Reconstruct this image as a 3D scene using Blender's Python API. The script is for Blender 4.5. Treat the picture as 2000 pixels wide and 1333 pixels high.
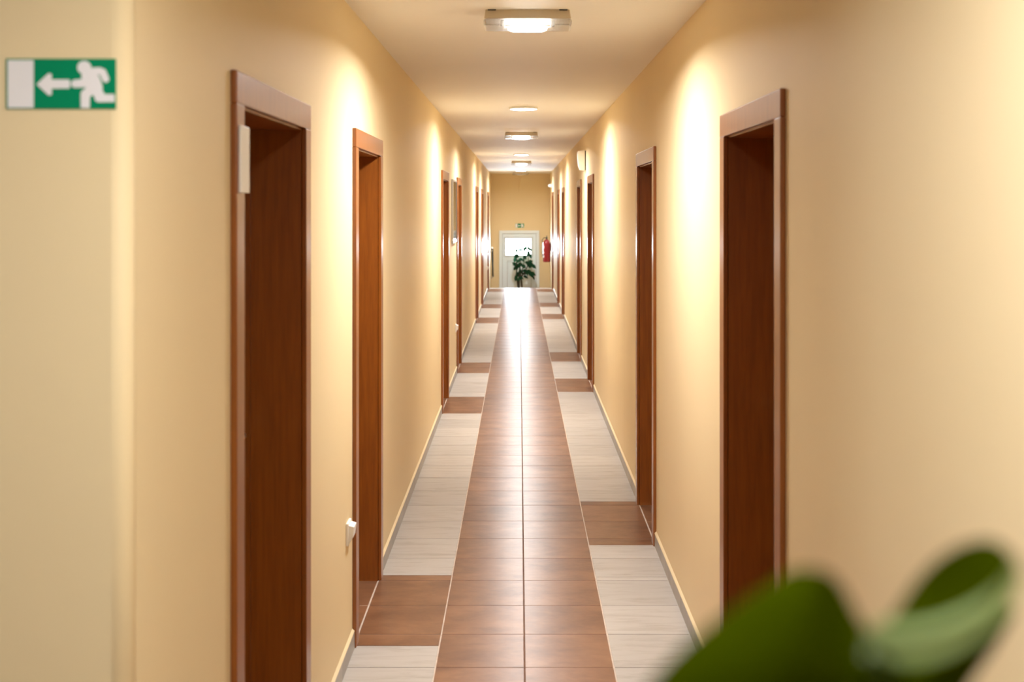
import bpy, bmesh, math, random
from mathutils import Vector, Matrix

for o in list(bpy.data.objects):
    bpy.data.objects.remove(o, do_unlink=True)
SC = bpy.context.scene
COL = SC.collection
RND = random.Random(7)

# ------------------------------------------------------------------ camera
CAM_Z = 1.73
cam_d = bpy.data.cameras.new('camera')
cam = bpy.data.objects.new('camera', cam_d)
COL.objects.link(cam)
cam.location = (0, 0, CAM_Z)
cam.rotation_euler = (math.pi / 2, 0, 0)
cam_d.sensor_width = 36.0
cam_d.lens = 2242 / 2000 * 36.0
cam_d.shift_x = -14.5 / 2000
cam_d.shift_y = -(666.5 - 405) / 2000
cam_d.clip_start = 0.02
cam_d.clip_end = 200
cam_d.dof.use_dof = True
cam_d.dof.focus_distance = 6.5
cam_d.dof.aperture_fstop = 3.4
SC.camera = cam

# ------------------------------------------------------------------ light and exposure
LAMP = 34.0           # strength of the round ceiling lamps
TUBE = 30.0           # strength of the tubes of the oblong ceiling lamps
SPREAD = 166        # degrees, cut-off of the lamp beams
BEAM = 45.0         # watts of the downward beam of each ceiling lamp
DAY = 145.0            # strength of the bright overcast sky
SC.view_settings.view_transform = 'Standard'
SC.view_settings.look = 'None'
SC.view_settings.exposure = 0.0
SC.view_settings.gamma = 1.0
SC.view_settings.use_curve_mapping = False

world = bpy.data.worlds.new('overcast_sky')
SC.world = world
world.use_nodes = True
bg = world.node_tree.nodes['Background']
bg.inputs['Color'].default_value = (0.78, 0.89, 1.0, 1)
bg.inputs['Strength'].default_value = DAY


def portal(name, loc, rot, sx, sy):
    l = bpy.data.lights.new(name, 'AREA')
    l.shape = 'RECTANGLE'
    l.size, l.size_y = sx, sy
    l.cycles.is_portal = True
    o = bpy.data.objects.new(name, l)
    COL.objects.link(o)
    o.location = loc
    o.rotation_euler = rot
    return o


SC.cycles.max_bounces = 14
SC.cycles.diffuse_bounces = 8
SC.cycles.glossy_bounces = 5
SC.cycles.transparent_max_bounces = 12
SC.cycles.sample_clamp_indirect = 10.0
SC.cycles.caustics_reflective = False
SC.cycles.caustics_refractive = False
SC.cycles.use_denoising = True

# ------------------------------------------------------------------ dimensions (metres, x right, y down the corridor)
XL, XR = -0.655, 0.698          # corridor wall faces
ZC = CAM_Z + 0.775              # ceiling
Y0 = 1.927                      # corner where the corridor opens to the lobby
YE = 26.4                       # end wall
YF = 24.62                      # where the floor drops to the stairs
LOW = -0.85                     # landing below
T = 0.3356                      # tile pitch
G0 = 4.312                      # a transverse joint
TC = 0.0195                     # middle joint
HX, HY = -3.1, -3.4             # lobby extents

LEFT = [(2.60, 3.525), (4.50, 5.39), (9.60, 10.47), (11.94, 12.78), (17.08, 17.98), (19.62, 20.46), (23.42, 24.28)]
RIGHT = [(3.005, 3.915), (5.85, 6.74), (10.72, 11.58), (12.84, 13.68), (17.72, 18.60), (19.90, 20.77), (23.40, 24.28)]
DOOR_TOP = CAM_Z + 0.312
CW = 0.075                      # casing width

# ------------------------------------------------------------------ materials


def mat(name):
    m = bpy.data.materials.new(name)
    m.use_nodes = True
    nt = m.node_tree
    return m, nt, nt.nodes['Principled BSDF']


def N(nt, t, **kw):
    n = nt.nodes.new(t)
    for k, v in kw.items():
        setattr(n, k, v)
    return n


def setin(n, **kw):
    for k, v in kw.items():
        n.inputs[k.replace('_', ' ')].default_value = v


def ramp(nt, stops):
    r = N(nt, 'ShaderNodeValToRGB')
    e = r.color_ramp.elements
    while len(e) < len(stops):
        e.new(0.5)
    for el, (p, c) in zip(e, stops):
        el.position = p
        el.color = (*c, 1)
    return r


def simple(name, col, rough=0.5, metal=0.0, coat=0.0, bump=0.0, bscale=200):
    m, nt, b = mat(name)
    b.inputs['Base Color'].default_value = (*col, 1)
    b.inputs['Roughness'].default_value = rough
    b.inputs['Metallic'].default_value = metal
    b.inputs['Coat Weight'].default_value = coat
    b.inputs['Coat Roughness'].default_value = 0.15
    n = N(nt, 'ShaderNodeTexNoise')
    n.inputs['Scale'].default_value = bscale
    if bump:
        bp = N(nt, 'ShaderNodeBump')
        bp.inputs['Strength'].default_value = bump
        bp.inputs['Distance'].default_value = 0.001
        nt.links.new(n.outputs['Fac'], bp.inputs['Height'])
        nt.links.new(bp.outputs['Normal'], b.inputs['Normal'])
    else:
        n.inputs['Scale'].default_value = 6
        mx = N(nt, 'ShaderNodeMapRange')
        mx.inputs['To Min'].default_value = max(0.02, rough - 0.04)
        mx.inputs['To Max'].default_value = min(1, rough + 0.04)
        nt.links.new(n.outputs['Fac'], mx.inputs['Value'])
        nt.links.new(mx.outputs['Result'], b.inputs['Roughness'])
    return m


def emit(name, col, s):
    m = bpy.data.materials.new(name)
    m.use_nodes = True
    nt = m.node_tree
    nt.nodes.remove(nt.nodes['Principled BSDF'])
    e = N(nt, 'ShaderNodeEmission')
    e.inputs['Color'].default_value = (*col, 1)
    e.inputs['Strength'].default_value = s
    nt.links.new(e.outputs[0], nt.nodes['Material Output'].inputs['Surface'])
    return m


def wall_paint(name, c1, c2, rough, spec=0.5):
    m, nt, b = mat(name)
    g = N(nt, 'ShaderNodeNewGeometry')
    n = N(nt, 'ShaderNodeTexNoise')
    setin(n, Scale=1.3, Detail=4.0)
    r = ramp(nt, [(0.3, c1), (0.7, c2)])
    nt.links.new(g.outputs['Position'], n.inputs['Vector'])
    nt.links.new(n.outputs['Fac'], r.inputs['Fac'])
    nt.links.new(r.outputs['Color'], b.inputs['Base Color'])
    b.inputs['Roughness'].default_value = rough
    b.inputs['Specular IOR Level'].default_value = spec
    n2 = N(nt, 'ShaderNodeTexNoise')
    setin(n2, Scale=160.0, Detail=3.0)
    nt.links.new(g.outputs['Position'], n2.inputs['Vector'])
    bp = N(nt, 'ShaderNodeBump')
    setin(bp, Strength=0.12, Distance=0.001)
    nt.links.new(n2.outputs['Fac'], bp.inputs['Height'])
    nt.links.new(bp.outputs['Normal'], b.inputs['Normal'])
    return m


M = {}
M['wall'] = wall_paint('yellow_satin_wall_paint', (0.75, 0.613, 0.378), (0.77, 0.633, 0.398), 0.57, 0.16)
M['ceiling'] = wall_paint('white_ceiling_paint', (0.83, 0.825, 0.82), (0.85, 0.845, 0.84), 0.6)
M['caulk'] = simple('cream_caulk', (0.74, 0.62, 0.40), 0.5)


def wood(name, c1, c2, rough, coat):
    m, nt, b = mat(name)
    tc = N(nt, 'ShaderNodeTexCoord')
    mp = N(nt, 'ShaderNodeMapping')
    mp.inputs['Scale'].default_value = (30, 30, 2.2)
    n = N(nt, 'ShaderNodeTexNoise')
    setin(n, Scale=2.0, Detail=6.0, Roughness=0.6)
    r = ramp(nt, [(0.3, c1), (0.72, c2)])
    nt.links.new(tc.outputs['Object'], mp.inputs['Vector'])
    nt.links.new(mp.outputs['Vector'], n.inputs['Vector'])
    nt.links.new(n.outputs['Fac'], r.inputs['Fac'])
    nt.links.new(r.outputs['Color'], b.inputs['Base Color'])
    b.inputs['Roughness'].default_value = rough
    b.inputs['Coat Weight'].default_value = coat
    b.inputs['Coat Roughness'].default_value = 0.22
    bp = N(nt, 'ShaderNodeBump')
    setin(bp, Strength=0.08, Distance=0.001)
    nt.links.new(n.outputs['Fac'], bp.inputs['Height'])
    nt.links.new(bp.outputs['Normal'], b.inputs['Normal'])
    return m


M['wood'] = wood('reddish_brown_wood', (0.20, 0.052, 0.0035), (0.285, 0.083, 0.006), 0.40, 0.5)
M['metal'] = simple('brushed_metal', (0.6, 0.6, 0.6), 0.3, 1.0)
M['white'] = simple('white_plastic', (0.82, 0.81, 0.78), 0.4)
M['offwhite'] = simple('aged_white_plastic', (0.78, 0.72, 0.60), 0.45)
M['housing'] = simple('yellowed_lamp_housing', (0.60, 0.53, 0.41), 0.45)
M['gasket_shade'] = simple('grey_gasket_shade', (0.40, 0.43, 0.47), 0.6)
M['upvc'] = simple('white_door_plastic', (0.74, 0.83, 0.92), 0.35)
M['dark'] = simple('dark_gap', (0.03, 0.028, 0.025), 0.6)
M['rail'] = simple('dark_painted_steel', (0.06, 0.07, 0.075), 0.35, 0.4)
M['red'] = simple('red_enamel', (0.24, 0.004, 0.016), 0.3, 0, 0.5)
M['black'] = simple('black_plastic', (0.02, 0.018, 0.018), 0.45)
M['paper'] = simple('white_sticker', (0.82, 0.78, 0.76), 0.5)
M['green_sign'] = simple('green_sign_face', (0.0, 0.235, 0.105), 0.45)
M['green_sign'].node_tree.nodes['Principled BSDF'].inputs['Specular IOR Level'].default_value = 0.15
M['sign_white'] = simple('white_sign_print', (0.80, 0.79, 0.82), 0.45)
M['pot'] = simple('terracotta_pot', (0.35, 0.16, 0.09), 0.7, bump=0.2)
M['soil'] = simple('dark_soil', (0.05, 0.035, 0.025), 0.9, bump=0.8, bscale=60)
M['bark'] = simple('brown_stem', (0.04, 0.035, 0.025), 0.7, bump=0.5, bscale=80)
M['stalk'] = simple('green_stalk', (0.10, 0.16, 0.03), 0.5)
M['lamp'] = emit('lit_opal_diffuser', (1.0, 0.93, 0.83), LAMP)
M['tube'] = emit('lit_tube', (1.0, 0.95, 0.88), TUBE)
M['grey'] = simple('grey_picture_mount', (0.55, 0.55, 0.50), 0.4)


def glass_thin(name, rough=0.02, tint=(0.97, 0.99, 1.0), extra=0.0):
    m = bpy.data.materials.new(name)
    m.use_nodes = True
    nt = m.node_tree
    nt.nodes.remove(nt.nodes['Principled BSDF'])
    t = N(nt, 'ShaderNodeBsdfTransparent')
    t.inputs['Color'].default_value = (*tint, 1)
    g = N(nt, 'ShaderNodeBsdfGlossy')
    g.inputs['Roughness'].default_value = rough
    f = N(nt, 'ShaderNodeFresnel')
    f.inputs['IOR'].default_value = 1.45
    mx = N(nt, 'ShaderNodeMixShader')
    nt.links.new(f.outputs[0], mx.inputs[0])
    nt.links.new(t.outputs[0], mx.inputs[1])
    nt.links.new(g.outputs[0], mx.inputs[2])
    out = mx
    if extra:
        tr = N(nt, 'ShaderNodeBsdfTranslucent')
        tr.inputs['Color'].default_value = (0.95, 0.95, 0.93, 1)
        m2 = N(nt, 'ShaderNodeMixShader')
        m2.inputs[0].default_value = extra
        nt.links.new(mx.outputs[0], m2.inputs[1])
        nt.links.new(tr.outputs[0], m2.inputs[2])
        out = m2
    nt.links.new(out.outputs[0], nt.nodes['Material Output'].inputs['Surface'])
    return m


M['glass'] = glass_thin('window_glass')
M['tinted_glass'] = glass_thin('tinted_window_glass', tint=(0.37, 0.36, 0.35))  # tint only dims the sky coming through the added lobby window
M['cover'] = glass_thin('clear_lamp_cover', 0.12, (0.95, 0.96, 0.96), 0.22)


def tile_mat(name, stops, scale, rough, bump, vein=False):
    m, nt, b = mat(name)
    g = N(nt, 'ShaderNodeNewGeometry')
    oi = N(nt, 'ShaderNodeObjectInfo')
    add = N(nt, 'ShaderNodeMath', operation='ADD')
    nt.links.new(oi.outputs['Random'], add.inputs[0])
    nt.links.new(g.outputs['Random Per Island'], add.inputs[1])
    cb = N(nt, 'ShaderNodeCombineXYZ')
    ml = N(nt, 'ShaderNodeMath', operation='MULTIPLY')
    ml.inputs[1].default_value = 37.0
    nt.links.new(add.outputs[0], ml.inputs[0])
    nt.links.new(ml.outputs[0], cb.inputs['Z'])
    va = N(nt, 'ShaderNodeVectorMath', operation='ADD')
    nt.links.new(g.outputs['Position'], va.inputs[0])
    nt.links.new(cb.outputs[0], va.inputs[1])
    mp = N(nt, 'ShaderNodeMapping')
    mp.inputs['Scale'].default_value = scale
    mp.inputs['Rotation'].default_value = (0, 0, 0.55 if vein else 0.0)
    nt.links.new(va.outputs[0], mp.inputs['Vector'])
    n = N(nt, 'ShaderNodeTexNoise')
    setin(n, Scale=1.0, Detail=7.0, Roughness=0.62, Distortion=0.5 if vein else 0.25)
    nt.links.new(mp.outputs['Vector'], n.inputs['Vector'])
    r = ramp(nt, stops)
    nt.links.new(n.outputs['Fac'], r.inputs['Fac'])
    hs = N(nt, 'ShaderNodeHueSaturation')
    fr = N(nt, 'ShaderNodeMath', operation='FRACT')
    nt.links.new(add.outputs[0], fr.inputs[0])
    mr = N(nt, 'ShaderNodeMapRange')
    setin(mr, To_Min=0.92, To_Max=1.07)
    nt.links.new(fr.outputs[0], mr.inputs['Value'])
    nt.links.new(mr.outputs['Result'], hs.inputs['Value'])
    nt.links.new(r.outputs['Color'], hs.inputs['Color'])
    nt.links.new(hs.outputs['Color'], b.inputs['Base Color'])
    n2 = N(nt, 'ShaderNodeTexNoise')
    setin(n2, Scale=55.0, Detail=4.0)
    nt.links.new(va.outputs[0], n2.inputs['Vector'])
    rr = N(nt, 'ShaderNodeMapRange')
    setin(rr, To_Min=rough - 0.03, To_Max=rough + 0.04)
    nt.links.new(n2.outputs['Fac'], rr.inputs['Value'])
    nt.links.new(rr.outputs['Result'], b.inputs['Roughness'])
    n3 = N(nt, 'ShaderNodeTexNoise')
    setin(n3, Scale=9.0, Detail=5.0, Roughness=0.7)
    nt.links.new(va.outputs[0], n3.inputs['Vector'])
    b.inputs['Specular IOR Level'].default_value = 0.68
    # fine ripples across the tile draw the highlights out along the corridor
    b.inputs['Anisotropic'].default_value = 0.84
    tv = N(nt, 'ShaderNodeCombineXYZ')
    tv.inputs['Y'].default_value = 1.0
    nt.links.new(tv.outputs[0], b.inputs['Tangent'])
    bp = N(nt, 'ShaderNodeBump')
    setin(bp, Strength=bump, Distance=0.002)
    nt.links.new(n3.outputs['Fac'], bp.inputs['Height'])
    nt.links.new(bp.outputs['Normal'], b.inputs['Normal'])
    return m


M['brown_tile'] = tile_mat('brown_glazed_tile', [(0.28, (0.135, 0.057, 0.025)), (0.52, (0.22, 0.101, 0.046)), (0.75, (0.30, 0.148, 0.072))], (5, 9, 5), 0.375, 0.16)
M['beige_tile'] = tile_mat('beige_marbled_tile', [(0.30, (0.36, 0.325, 0.29)), (0.48, (0.46, 0.43, 0.40)), (0.8, (0.50, 0.475, 0.45))], (4, 26, 4), 0.42, 0.08, True)
M['skirting'] = tile_mat('grey_beige_skirting_tile', [(0.3, (0.36, 0.33, 0.295)), (0.7, (0.46, 0.43, 0.40))], (6, 6, 6), 0.35, 0.1, True)


def grout_mat():
    m, nt, b = mat('floor_grout')
    g = N(nt, 'ShaderNodeNewGeometry')
    s = N(nt, 'ShaderNodeSeparateXYZ')
    nt.links.new(g.outputs['Position'], s.inputs[0])
    a = N(nt, 'ShaderNodeMath', operation='SUBTRACT')
    a.inputs[1].default_value = TC
    nt.links.new(s.outputs['X'], a.inputs[0])
    ab = N(nt, 'ShaderNodeMath', operation='ABSOLUTE')
    nt.links.new(a.outputs[0], ab.inputs[0])
    n = N(nt, 'ShaderNodeTexNoise')
    setin(n, Scale=30.0)
    nt.links.new(g.outputs['Position'], n.inputs['Vector'])

    def gt(v):
        c = N(nt, 'ShaderNodeMath', operation='GREATER_THAN')
        c.inputs[1].default_value = v
        nt.links.new(ab.outputs[0], c.inputs[0])
        return c
    # dark between the brown tiles, light along both edges of the brown runner, grey-brown between the beige ones
    cols = [((0.11, 0.055, 0.032), (0.16, 0.08, 0.05)), ((0.50, 0.41, 0.34), (0.62, 0.53, 0.46)), ((0.11, 0.09, 0.075), (0.16, 0.13, 0.11))]
    rs = []
    for c1, c2 in cols:
        r = ramp(nt, [(0.3, c1), (0.7, c2)])
        nt.links.new(n.outputs['Fac'], r.inputs['Fac'])
        rs.append(r.outputs['Color'])
    cur = rs[0]
    for v, nxt in ((T - 0.004, rs[1]), (T + 0.004, rs[2]), (0.666, rs[1])):
        mx = N(nt, 'ShaderNodeMix', data_type='RGBA')
        nt.links.new(gt(v).outputs[0], mx.inputs['Factor'])
        nt.links.new(cur, mx.inputs['A'])
        nt.links.new(nxt, mx.inputs['B'])
        cur = mx.outputs['Result']
    nt.links.new(mx.outputs['Result'], b.inputs['Base Color'])
    b.inputs['Roughness'].default_value = 0.75
    return m


M['grout'] = grout_mat()
M['slab'] = simple('concrete_stair', (0.55, 0.52, 0.48), 0.5)


def leaf_mat(name, top, under, rough=0.4):
    m, nt, b = mat(name)
    g = N(nt, 'ShaderNodeNewGeometry')
    n = N(nt, 'ShaderNodeTexNoise')
    setin(n, Scale=14.0, Detail=3.0)
    tc = N(nt, 'ShaderNodeTexCoord')
    nt.links.new(tc.outputs['Object'], n.inputs['Vector'])
    r = ramp(nt, [(0.3, tuple(c * 0.85 for c in top)), (0.7, tuple(c * 1.15 for c in top))])
    nt.links.new(n.outputs['Fac'], r.inputs['Fac'])
    mx = N(nt, 'ShaderNodeMix', data_type='RGBA')
    nt.links.new(g.outputs['Backfacing'], mx.inputs['Factor'])
    nt.links.new(r.outputs['Color'], mx.inputs['A'])
    mx.inputs['B'].default_value = (*under, 1)
    nt.links.new(mx.outputs['Result'], b.inputs['Base Color'])
    b.inputs['Roughness'].default_value = rough
    b.inputs['Specular IOR Level'].default_value = 0.0
    tr = N(nt, 'ShaderNodeBsdfTranslucent')
    nt.links.new(mx.outputs['Result'], tr.inputs['Color'])
    ms = N(nt, 'ShaderNodeMixShader')
    ms.inputs[0].default_value = 0.15
    nt.links.new(b.outputs[0], ms.inputs[1])
    nt.links.new(tr.outputs[0], ms.inputs[2])
    nt.links.new(ms.outputs[0], nt.nodes['Material Output'].inputs['Surface'])
    return m


M['leaf'] = leaf_mat('dark_green_leaf', (0.036, 0.052, 0.0004), (0.48, 0.66, 0.28), 0.7)
M['far_leaf'] = leaf_mat('deep_green_leaf', (0.012, 0.045, 0.022), (0.03, 0.08, 0.045), 0.3)

# ------------------------------------------------------------------ mesh helpers


def box(bm, x0, x1, y0, y1, z0, z1, bev=0.0):
    x0, x1 = min(x0, x1), max(x0, x1)
    y0, y1 = min(y0, y1), max(y0, y1)
    z0, z1 = min(z0, z1), max(z0, z1)
    v = [bm.verts.new(p) for p in [(x0, y0, z0), (x1, y0, z0), (x1, y1, z0), (x0, y1, z0),
                                   (x0, y0, z1), (x1, y0, z1), (x1, y1, z1), (x0, y1, z1)]]
    f = [bm.faces.new([v[i] for i in q]) for q in
         [(0, 3, 2, 1), (4, 5, 6, 7), (0, 1, 5, 4), (1, 2, 6, 5), (2, 3, 7, 6), (3, 0, 4, 7)]]
    if bev:
        es = set(e for q in f for e in q.edges)
        bmesh.ops.bevel(bm, geom=list(es), offset=bev, segments=2, affect='EDGES', profile=0.5)


def cyl(bm, p0, p1, r0, r1=None, seg=20, caps=True):
    r1 = r0 if r1 is None else r1
    p0, p1 = Vector(p0), Vector(p1)
    d = (p1 - p0).normalized()
    a = d.orthogonal().normalized()
    b = d.cross(a)
    A, B = [], []
    for i in range(seg):
        t = 2 * math.pi * i / seg
        w = a * math.cos(t) + b * math.sin(t)
        A.append(bm.verts.new(p0 + w * r0))
        B.append(bm.verts.new(p1 + w * r1))
    for i in range(seg):
        j = (i + 1) % seg
        f = bm.faces.new((A[i], A[j], B[j], B[i]))
        f.smooth = True
    if caps:
        bm.faces.new(A[::-1])
        bm.faces.new(B)


def lathe(bm, prof, c, seg=32):
    """profile of (radius, z) about the vertical axis through c"""
    rings = []
    for r, z in prof:
        if r < 1e-6:
            rings.append([bm.verts.new((c[0], c[1], c[2] + z))])
        else:
            rings.append([bm.verts.new((c[0] + r * math.cos(2 * math.pi * i / seg), c[1] + r * math.sin(2 * math.pi * i / seg), c[2] + z)) for i in range(seg)])
    for A, B in zip(rings, rings[1:]):
        for i in range(seg):
            j = (i + 1) % seg
            q = [A[i % len(A)], A[j % len(A)], B[j % len(B)], B[i % len(B)]]
            u = []
            for v in q:
                if v not in u:
                    u.append(v)
            if len(u) > 2:
                bm.faces.new(u).smooth = True


def tube(bm, pts, rad, seg=10):
    pts = [Vector(p) for p in pts]
    if not isinstance(rad, (list, tuple)):
        rad = [rad] * len(pts)
    rings = []
    a = None
    for i, p in enumerate(pts):
        d = (pts[min(i + 1, len(pts) - 1)] - pts[max(i - 1, 0)]).normalized()
        if a is None:
            a = d.orthogonal().normalized()
        else:
            a = (a - d * a.dot(d)).normalized()
        b = d.cross(a)
        rings.append([bm.verts.new(p + (a * math.cos(2 * math.pi * k / seg) + b * math.sin(2 * math.pi * k / seg)) * rad[i]) for k in range(seg)])
    for A, B in zip(rings, rings[1:]):
        for k in range(seg):
            j = (k + 1) % seg
            bm.faces.new((A[k], A[j], B[j], B[k])).smooth = True
    bm.faces.new(rings[0][::-1])
    bm.faces.new(rings[-1])


def poly_prism(bm, pts, y0, y1):
    """polygon in x,z extruded along y"""
    A = [bm.verts.new((x, y0, z)) for x, z in pts]
    B = [bm.verts.new((x, y1, z)) for x, z in pts]
    n = len(pts)
    for i in range(n):
        j = (i + 1) % n
        bm.faces.new((A[i], A[j], B[j], B[i]))
    bm.faces.new(A[::-1])
    bm.faces.new(B)


def link(name, bm, m, parent=None, loc=None):
    bmesh.ops.recalc_face_normals(bm, faces=bm.faces[:])
    me = bpy.data.meshes.new(name)
    bm.to_mesh(me)
    bm.free()
    me.materials.append(m)
    o = bpy.data.objects.new(name, me)
    COL.objects.link(o)
    if parent is not None:
        o.parent = parent
    if loc is not None:
        o.location = loc
    return o


def part(name, m, parent, fn, *a, **k):
    bm = bmesh.new()
    fn(bm, *a, **k)
    return link(name, bm, m, parent)


def tag(o, label, cat, group=None, kind=None):
    o['label'] = label
    o['category'] = cat
    if group:
        o['group'] = group
    if kind:
        o['kind'] = kind
    return o


def empty(name, loc=(0, 0, 0)):
    o = bpy.data.objects.new(name, None)
    o.empty_display_size = 0.1
    COL.objects.link(o)
    o.location = loc
    return o


def copy_tree(o, parent=None):
    c = o.copy()
    COL.objects.link(c)
    if parent is not None:
        c.parent = parent
    for ch in list(o.children):
        copy_tree(ch, c)
    return c


def B():
    return bmesh.new()


# ------------------------------------------------------------------ walls, ceiling
WT = 0.26
OI = CW - 0.012                 # the opening in the masonry lies this far inside the casing edge


def wall_with_doors(name, face, s, doors, y0, y1, label):
    bm = B()
    ys = y0
    for a, b in doors:
        box(bm, face, face + s * WT, ys, a + OI, -0.95 if ys > 20 else -0.05, ZC + 0.05)
        box(bm, face, face + s * WT, a + OI, b - OI, DOOR_TOP - OI, ZC + 0.05)
        ys = b - OI
    box(bm, face, face + s * WT, ys, y1, -0.95, ZC + 0.05)
    o = link(name, bm, M['wall'])
    return tag(o, label, 'wall', kind='structure')


wl = wall_with_doors('wall_left', XL, -1, LEFT, Y0 + 0.03, YE, 'long yellow left wall of the corridor with seven door openings')
wr = wall_with_doors('wall_right', XR, 1, RIGHT, HY, YE, 'long yellow right wall of the corridor with seven door openings')


def near_wall(bm):
    r = 0.03
    pts = [(HX, Y0), (XL - r, Y0)]
    for i in range(1, 9):
        t = math.pi / 2 * i / 8
        pts.append((XL - r + r * math.sin(t), Y0 + r - r * math.cos(t)))
    pts += [(XL - 0.26, Y0 + r), (XL - 0.26, Y0 + 0.26), (HX, Y0 + 0.26)]
    A = [bm.verts.new((x, y, -0.05)) for x, y in pts]
    Bv = [bm.verts.new((x, y, ZC + 0.05)) for x, y in pts]
    n = len(pts)
    for i in range(n):
        j = (i + 1) % n
        f = bm.faces.new((A[i], A[j], Bv[j], Bv[i]))
        f.smooth = 1 <= i <= 8
    bm.faces.new(A[::-1])
    bm.faces.new(Bv)


o = part('wall_near', M['wall'], None, near_wall)
tag(o, 'pale yellow wall facing the camera on the left that carries the green exit sign', 'wall', kind='structure')

# end wall with the opening for the white door
DX0, DX1 = (975 - 1014.5) * YE / 2242, (1053.5 - 1014.5) * YE / 2242
DZ1 = CAM_Z - 45.5 * YE / 2242
bm = B()
box(bm, XL - WT, DX0 + 0.02, YE, YE + 0.25, LOW - 0.1, ZC + 0.05)
box(bm, DX1 - 0.02, XR + WT, YE, YE + 0.25, LOW - 0.1, ZC + 0.05)
box(bm, DX0 + 0.02, DX1 - 0.02, YE, YE + 0.25, DZ1 - 0.02, ZC + 0.05)
tag(link('wall_end', bm, M['wall']), 'dull yellow end wall above and around the white door', 'wall', kind='structure')

bm = B()
box(bm, HX - 0.2, XR + WT, HY - 0.2, YE + 0.25, ZC, ZC + 0.12)
tag(link('ceiling', bm, M['ceiling']), 'plain white ceiling over the corridor', 'ceiling', kind='structure')

# lobby behind the camera; its unseen window is added to light the near walls
WL = (0.65, 1.4, 1.05, 1.8)      # added window in the lobby's left wall: y0, y1, z0, z1
bm = B()
box(bm, HX - 0.2, HX, HY - 0.2, WL[0], -0.05, ZC)
box(bm, HX - 0.2, HX, WL[1], Y0 + 0.26, -0.05, ZC)
box(bm, HX - 0.2, HX, WL[0], WL[1], -0.05, WL[2])
box(bm, HX - 0.2, HX, WL[0], WL[1], WL[3], ZC)
tag(link('wall_lobby', bm, M['wall']), 'yellow side wall of the lobby with an added window', 'wall', kind='structure')
bm = B()
box(bm, HX, XR + WT, HY - 0.2, HY, -0.05, ZC)
tag(link('wall_back', bm, M['wall']), 'plain yellow back wall of the lobby', 'wall', kind='structure')


def window(n, horizontal, a0, a1, z0, z1, at, label):
    root = empty('window_%d' % n, (0, 0, 0))
    tag(root, label, 'window', kind='structure')

    def bx(bm, u0, u1, v0, v1, d0, d1):
        if horizontal:
            box(bm, u0, u1, at + d0, at + d1, v0, v1, 0.003)
        else:
            box(bm, at + d0, at + d1, u0, u1, v0, v1, 0.003)
    f = B()
    w = 0.06
    bx(f, a0, a1, z0, z0 + w, -0.03, 0.03)
    bx(f, a0, a1, z1 - w, z1, -0.03, 0.03)
    bx(f, a0, a0 + w, z0 + w, z1 - w, -0.03, 0.03)
    bx(f, a1 - w, a1, z0 + w, z1 - w, -0.03, 0.03)
    m_ = (a0 + a1) / 2
    bx(f, m_ - 0.04, m_ + 0.04, z0 + w, z1 - w, -0.03, 0.03)
    fr = link('window_frame', f, M['upvc'], root)
    for p, q in ((a0 + w, m_ - 0.04), (m_ + 0.04, a1 - w)):
        g = B()
        if horizontal:
            box(g, p, q, at - 0.003, at + 0.003, z0 + w, z1 - w)
        else:
            box(g, at - 0.003, at + 0.003, p, q, z0 + w, z1 - w)
        link('pane', g, M['tinted_glass'], root)


window(1, False, *WL, HX - 0.12, 'unseen white framed two pane window added in the lobby side wall for daylight')
portal('daylight_portal', (HX - 0.22, (WL[0] + WL[1]) / 2, (WL[2] + WL[3]) / 2), (0, -math.pi / 2, 0), WL[3] - WL[2], WL[1] - WL[0])

# ------------------------------------------------------------------ floor: slab with recessed joints and one object per tile
bm = B()
box(bm, HX - 0.2, XR + WT, HY - 0.2, YF, -0.25, -0.0013)
floor = link('floor', bm, M['grout'])
tag(floor, 'tiled corridor floor, two brown tile rows down the middle and beige sides', 'floor', kind='structure')
J = 0.0026                      # half of the joint width
tile_meshes = {}


def tile_geo(bm, x0, x1, y0, y1, z=0.0, zb=-0.006):
    c = 0.0011
    p = [(x0, y0, zb), (x1, y0, zb), (x1, y1, zb), (x0, y1, zb),
         (x0, y0, z - 0.0012), (x1, y0, z - 0.0012), (x1, y1, z - 0.0012), (x0, y1, z - 0.0012),
         (x0 + c, y0 + c, z), (x1 - c, y0 + c, z), (x1 - c, y1 - c, z), (x0 + c, y1 - c, z)]
    v = [bm.verts.new(q) for q in p]
    for q in ((0, 1, 5, 4), (1, 2, 6, 5), (2, 3, 7, 6), (3, 0, 4, 7), (4, 5, 9, 8), (5, 6, 10, 9), (6, 7, 11, 10), (7, 4, 8, 11), (8, 9, 10, 11)):
        bm.faces.new([v[i] for i in q])


far = {'brown_tile': B(), 'beige_tile': B()}
NEAR_Y, FAR_Y = 2.9, 14.2


def tile(x0, x1, y0, y1, m):
    if x1 - x0 < 0.012 or y1 - y0 < 0.012:
        return
    x0, x1, y0, y1 = x0 + J, x1 - J, y0 + J, y1 - J
    if y0 > FAR_Y or y1 < NEAR_Y or x0 < XL - 0.3 or x0 > XR + 0.3:
        tile_geo(far[m], x0, x1, y0, y1)
        return
    w, d = round(x1 - x0, 4), round(y1 - y0, 4)
    key = (w, d, m)
    if key not in tile_meshes:
        t = B()
        tile_geo(t, -w / 2, w / 2, -d / 2, d / 2)
        bmesh.ops.recalc_face_normals(t, faces=t.faces[:])
        me = bpy.data.meshes.new('tile')
        t.to_mesh(me)
        t.free()
        me.materials.append(M[m])
        tile_meshes[key] = me
    o = bpy.data.objects.new('tile', tile_meshes[key])
    o.location = ((x0 + x1) / 2, (y0 + y1) / 2, RND.uniform(-0.0002, 0.0002))
    o.rotation_euler = (RND.gauss(0, 0.0007), RND.gauss(0, 0.0006), 0)
    COL.objects.link(o)
    o.parent = floor


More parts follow.
